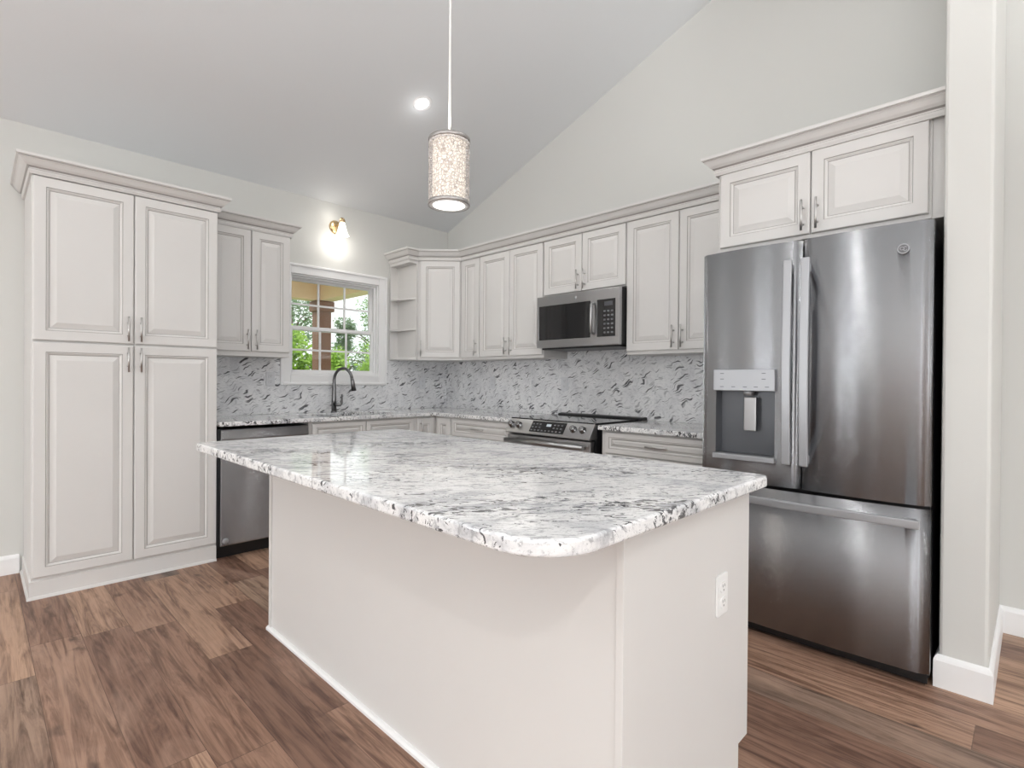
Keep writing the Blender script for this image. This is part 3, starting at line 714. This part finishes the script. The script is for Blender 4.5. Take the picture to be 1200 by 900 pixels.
def fridge_panel(name, x0, x1, z0, z1, hole=None, bulge=.018, parent=fg):
    yb, yf = -.852, -.902; r = .014
    N = 24; xs = [x0 + (x1 - x0) * i / N for i in range(N + 1)]
    if hole: xs = sorted(set([q for q in xs if abs(q - hole[0]) > .004 and abs(q - hole[1]) > .004] + [hole[0], hole[1]]))
    zs = [z0, z1] if not hole else [z0, hole[2], hole[3], z1]
    def front(x):
        s = (x - x0) / (x1 - x0) * 2 - 1; d = min(x - x0, x1 - x); e = 0.
        if d < r: e = r - math.sqrt(max(0, r * r - (r - d) ** 2))
        return yf - bulge * (1 - s ** 2) + e if abs(s) < 1 else yf + r
    mb = MB(); idx = {}
    for i, x in enumerate(xs):
        for j, z in enumerate(zs):
            idx[i, j] = len(mb.v); mb.v.append((x, front(x), z))
    for i in range(len(xs) - 1):
        for j in range(len(zs) - 1):
            if hole and j == 1 and hole[0] - 1e-6 <= xs[i] and xs[i + 1] <= hole[1] + 1e-6: continue
            mb.face((idx[i, j], idx[i + 1, j], idx[i + 1, j + 1], idx[i, j + 1]), 0, True)
    n = len(mb.v); mb.v += [(x0, yb, z0), (x1, yb, z0), (x1, yb, z1), (x0, yb, z1)]
    mb.face((n + 3, n + 2, n + 1, n))
    L = len(xs) - 1; T = len(zs) - 1
    mb.face([idx[i, 0] for i in range(L + 1)][::-1] + [n, n + 1]); mb.face([idx[i, T] for i in range(L + 1)] + [n + 2, n + 3])
    mb.face([n, n + 3] + [idx[0, j] for j in range(T, -1, -1)]); mb.face([n + 2, n + 1] + [idx[L, j] for j in range(T + 1)])
    return mb.build(name, M['steel'], parent, fix=False), front
ex = lambda y: -y - 3.6745                          # world y -> local x
DX0, DX1, DZ0, DZ1 = ex(-3.290), ex(-3.567), .852, 1.160
ld, lf = fridge_panel('door', -FW, -.0035, .722, 1.843, (DX0, DX1, DZ0, DZ1))
rd, rf = fridge_panel('door', .0035, FW, .722, 1.843)
fz, ff = fridge_panel('freezer_drawer', -FW, FW, .062, .708, bulge=.020)
# dispenser
ds = MB(); yo = -.900; yi = -.858
for (a, b_) in (((DX0, yo, DZ0), (DX0, yi, DZ1)), ): pass
ds.v += [(DX0, lf(DX0), DZ0), (DX1, lf(DX1), DZ0), (DX1, lf(DX1), DZ1), (DX0, lf(DX0), DZ1), (DX0 + .006, yi, DZ0 + .004), (DX1 - .006, yi, DZ0 + .004), (DX1 - .006, yi, DZ1), (DX0 + .006, yi, DZ1)]
for k in range(4): q = (k + 1) % 4; ds.face((k, q, 4 + q, 4 + k))
ds.face((4, 5, 6, 7)); ds.build('dispenser_well', M['darkgrey'], ld, fix=False)
cpn = MB(); cpn.box((DX0 - .004, -.936, 1.160), (DX1 + .006, -.880, 1.262)); cpn = cpn.build('dispenser_panel', M['ltgrey'], ld, bevel=.003)
for xx, zz in ((.03, .082), (.03, .055), (.225, .082), (.225, .055), (.03, .018), (.085, .018), (.14, .018), (.19, .018), (.24, .018)): MB().box((DX0 + xx, -.9364, 1.160 + zz), (DX0 + xx + .018, -.936, 1.163 + zz)).build('touch_icon', M['darkgrey'], cpn)
MB().lathe([(0, 0), (.020, 0), (.030, .022), (0, .022)], 20).build('water_nozzle', M['ltgrey'], ld, (DX0 + .150, -.893, 1.138))
pd = MB(); pd.box((DX0 + .132, -.905, .968), (DX0 + .190, -.893, 1.130)); pd.box((DX0 + .150, -.893, .98), (DX0 + .172, -.858, 1.12)); pd.build('dispenser_paddle', M['steel_l'], ld, bevel=.004)
tr = MB(); tr.box((DX0 - .004, -.942, .828), (DX1 + .006, -.880, .853)); tr.build('drip_tray', M['ltgrey'], ld, bevel=.003)
def bar_handle(name, parent, pts, w, t, axis):      # flat bowed bar
    mb = MB(); n = len(mb.v); K = len(pts)
    for p_ in pts:
        x, y, z = p_
        if axis == 'z': mb.v += [(x - w / 2, y, z), (x + w / 2, y, z), (x + w / 2, y + t, z), (x - w / 2, y + t, z)]
        else: mb.v += [(x, y, z - w / 2), (x, y, z + w / 2), (x, y + t, z + w / 2), (x, y + t, z - w / 2)]
    for i in range(K - 1):
        for k in range(4): k2 = (k + 1) % 4; mb.face((n + 4 * i + k, n + 4 * i + k2, n + 4 * i + 4 + k2, n + 4 * i + 4 + k))
    mb.face((n, n + 1, n + 2, n + 3)); e_ = n + 4 * (K - 1); mb.face((e_, e_ + 1, e_ + 2, e_ + 3))
    return mb
for par, xc in ((ld, ex(-3.628)), (rd, ex(-3.699))):
    pts = [(xc, -.957 - .014 * math.sin(PI * i / 12), .832 + (1.752 - .832) * i / 12) for i in range(13)]
    mb = bar_handle('handle', par, pts, .036, .017, 'z')
    for z in (.86, 1.715): mb.box((xc - .012, -.945, z - .02), (xc + .012, -.902, z + .02))
    mb.build('handle', M['ltgrey'], par, bevel=.004)
pts = [(-.425 + .86 * i / 12, -.966 - .012 * math.sin(PI * i / 12), .655) for i in range(13)]
mb = bar_handle('handle', fz, pts, .034, .018, 'x')
for x in (-.39, .40): mb.box((x - .02, -.955, .643), (x + .02, -.895, .667))
mb.build('handle', M['ltgrey'], fz, bevel=.004)
lx_ = ex(-4.043); ly_ = rf(lx_)
em = MB(); em.lathe([(0, -.002), (.0205, -.002), (.0205, .006), (0, .006)], 28, axis='y'); em.s = [False] * len(em.f); em = em.build('badge', M['key'], rd, (lx_, ly_, 1.738))
eg = MB(); eg.lathe([(.0160, -.0022), (.0160, -.0036), (.0205, -.0036), (.0205, -.0022)], 28, axis='y')
def curl(cx, cz, r, a0, a1): return [(cx + r * math.cos(a0 + (a1 - a0) * i / 14), -.003, cz + r * math.sin(a0 + (a1 - a0) * i / 14)) for i in range(15)]
eg.tube(curl(-.0048, .0015, .006, .6, 5.6), .0017, 6); eg.tube(curl(.0058, .0035, .0042, .2, 4.2), .0017, 6); eg.tube(curl(.0058, -.0045, .0046, 2.0, 6.6), .0017, 6)
eg.build('badge_lettering', M['ltgrey'], em)

# ------------------------------------------------------------------ lamps
pl = thing('pendant_lamp', 'small drum pendant lamp with crackle-pattern shade over the island', 'lamp', (-2.305, -2.90, 1.835))
H = .243
cz = EZ - SL * -2.90 - 1.835
MB().tube([(0, 0, H - .02), (0, 0, cz - .012)], .0042, 8).build('cord', M['outlet'], pl)
MB().lathe([(0, cz - .045), (.03, cz - .045), (.062, cz - .02), (.064, cz + .025)], 28).build('canopy', M['outlet'], pl)
MB().lathe([(.060, .008), (.060, H - .006)], 40).build('shade', M['crackle'], pl, fix=False)
MB().lathe([(.0745, .010), (.0745, H - .010)], 40).build('outer_sleeve', M['sheer'], pl, fix=False)
for z0 in (.0, H - .014): MB().lathe([(.0735, z0), (.0755, z0), (.0765, z0 + .007), (.0755, z0 + .014), (.0735, z0 + .014), (.0735, z0)], 40).build('shade_ring', M['glitter'], pl)
MB().lathe([(0, .006), (.059, .006), (.059, .003), (0, .003)], 40).build('diffuser', M['bulb'], pl)
MB().lathe([(.059, .005), (.0735, .003), (.0735, .001), (.059, .001)], 40).build('bottom_rim', M['outlet'], pl)
MB().lathe([(.062, H - .018), (.072, H - .018), (.072, H - .014), (.062, H - .014), (.062, H - .018)], 40).build('spider_ring', M['outlet'], pl)
spot('pendant_light', (-2.305, -2.90, 1.832), 8, (1, .93, .82), 2.6, .8, .05)
point('pendant_glow', (-2.305, -2.90, 2.12), 1.2, (1, .93, .84), .05)

sc_ = thing('wall_sconce', 'brass wall sconce with lit bell glass above the window', 'sconce', (-1.268, 0, 2.548))
MB().lathe([(0, -.022), (.035, -.022), (.052, -.014), (.060, -.004), (.060, 0)], 32, axis='y').build('backplate', M['brass'], sc_)
MB().tube([(0, -.018, .005), (0, -.06, .01), (0, -.095, .035), (0, -.115, .060), (0, -.125, .056), (0, -.125, .040)], .007, 10).build('arm', M['brass'], sc_)
MB().lathe([(0, .056), (.016, .054), (.024, .040), (.026, .022), (.020, .018), (0, .018)], 24, c=(0, -.125, 0)).build('socket_cup', M['brass'], sc_)
MB().lathe([(.020, .020), (.026, .0), (.034, -.035), (.044, -.070), (.058, -.098), (.055, -.098), (.041, -.070), (.031, -.035), (.023, 0), (.017, .02)], 32, c=(0, -.125, 0)).build('bell_shade', M['bell'], sc_)
MB().lathe([(0, .0), (.012, -.005), (.021, -.035), (.019, -.055), (0, -.066)], 20, c=(0, -.125, 0)).build('bulb', M['bulb'], sc_)
point('sconce_light', (-1.268, -.14, 2.405), 1.6, (1, .96, .90), .05)
point('sconce_glow', (-1.33, -.10, 2.62), .3, (1, .96, .90), .04)

CANG = math.atan(SL)
def downlight(label, x, y, group=None):
    z = EZ - SL * y; t = thing('recessed_downlight', label, 'light', (x, y, z)); t.rotation_euler = (-CANG, 0, 0)
    MB().lathe([(.046, -.003), (.060, -.006), (.070, -.003), (.072, 0)], 36).build('trim_ring', M['trim'], t)
    MB().lathe([(0, -.002), (.047, -.003)], 36).build('lens', M['canlens'], t, fix=False)
    return t
dl = downlight('glowing round recessed downlight in the sloped ceiling, left of the pendant cord', -1.233, -1.243)
for x, y, e in ((-1.233, -1.243, 26), (-1.25, -3.4, 24), (-3.6, -1.25, 18), (-3.7, -3.4, 16), (-6.0, -3.2, 24), (-5.3, -6.4, 320)):
    z = EZ - SL * y if y > RY else RZ - (RZ - EZ) * (RY - y) / (RY - BY)
    s_ = spot('downlight_beam', (x, y, z - .03), e * .55, (1, .985, .96), 2.7, .7, .07)
point('downlight_halo', (-1.233, -1.243, 3.15), .22, (1, 1, 1), .03)

# ------------------------------------------------------------------ outside
struct(MB().box((-12, .125, -.35), (30, 40, -.25)).build('ground', M['grass']))
struct(MB().box((-6, .125, -.25), (.32, 3.3, -.06)).build('porch_floor', wood('porch_deck', (.55, .52, .48), (.65, .62, .57))))
struct(MB().box((-6, .125, 2.62), (.32, 3.3, 2.68)).build('ceiling_porch', M['porch_wood']))
pb = MB(); pb.box((-6, 2.98, 2.345), (.22, 3.18, 2.62)); pb.box((.02, .125, 2.345), (.22, 2.98, 2.62))
struct(pb.build('porch_beam', M['porch_wood'], bevel=.004))
po = thing('porch_post', 'square brown wooden porch post seen through the kitchen window', 'post', (.095, 3.08, -.06))
MB().box((-.10, -.10, 0), (.10, .10, 2.405)).build('shaft', M['post_wood'], po, bevel=.006)
MB().box((-.135, -.135, 2.25), (.135, .135, 2.40)).build('cap', M['post_wood'], po, bevel=.01)
MB().box((-.135, -.135, 0), (.135, .135, .2)).build('plinth', M['post_wood'], po, bevel=.01)
def tree(label, x, y, h, r, mk, n, seed, name='tree', base=.3):
    rnd = random.Random(seed); t = thing(name, label, 'tree', (x, y, -.3), 0, 'bushes outside the window' if name == 'bush' else 'trees outside the window')
    tk = MB(); tk.tube([(0, 0, 0), (.05, 0, h * .3), (-.03, .05, h * .6), (0, 0, h * .9)], [h * .022, h * .018, h * .012, .01], 8)
    for k in range(7):
        a = rnd.uniform(0, 2 * PI); z = h * rnd.uniform(.3, .7); tk.tube([(0, 0, z), (math.cos(a) * r * .4, math.sin(a) * r * .4, z + h * .1), (math.cos(a) * r * .75, math.sin(a) * r * .75, z + h * .13)], [h * .008, h * .006, .008], 5)
    tk.build('trunk', M['bark'], t)
    f = MB()
    cl = []
    for k in range(26):
        a = rnd.uniform(0, 2 * PI); q = rnd.random() ** .5 * r * .8; zz = base + (1 - base) * rnd.random(); w = math.sin(PI * min(1, max(.12, (zz - base) / (1 - base) * .8 + .15)))
        cl.append((math.cos(a) * q * w, math.sin(a) * q * w, h * zz, r * rnd.uniform(.22, .42)))
    for k in range(n):
        cx, cy, cz_, cr = cl[k % len(cl)]
        d_ = Vector((rnd.gauss(0, 1), rnd.gauss(0, 1), rnd.gauss(0, .8))).normalized() * cr * rnd.uniform(.5, 1.05)
        s = rnd.uniform(.05, .11) * (.6 + h * .06); u = Vector((rnd.gauss(0, 1), rnd.gauss(0, 1), rnd.gauss(0, 1))).normalized(); v = u.orthogonal().normalized()
        c_ = Vector((cx, cy, cz_)) + d_; i0 = len(f.v)
        f.v += [tuple(c_ - u * s), tuple(c_ + v * s * .5 + u * s * .1), tuple(c_ + u * s), tuple(c_ - v * s * .5 + u * s * .1)]; f.face((i0, i0 + 1, i0 + 2, i0 + 3))
    f.build('foliage', M[mk], t, fix=False)
tree('bright green leafy bush outside the window, left of the porch post', 1.70, 8.0, 2.55, 1.0, 'leaf_a', 5200, 3, 'bush', .05)
tree('taller pale-leaved tree rising behind the bush left of the porch post', 3.45, 12.0, 4.3, 1.5, 'leaf_c', 2600, 5, base=.15)
tree('low yellow-green bush outside, just right of the porch post', 2.98, 8.2, 2.15, .75, 'leaf_a', 4200, 8, 'bush', .05)
tree('narrow blue-green tree outside, seen through the middle pane right of the porch post', 6.6, 14.6, 3.6, 1.0, 'leaf_c', 4200, 11, base=.05)
tree('deep green tree at the right edge of the window view', 10.4, 19.0, 5.3, 1.7, 'leaf_b', 3000, 14, base=.1)
tree('bright green bush at the right edge of the window view', 5.75, 11.0, 2.6, 1.15, 'leaf_a', 4200, 19, 'bush', .05)
S.cycles.use_denoising = True
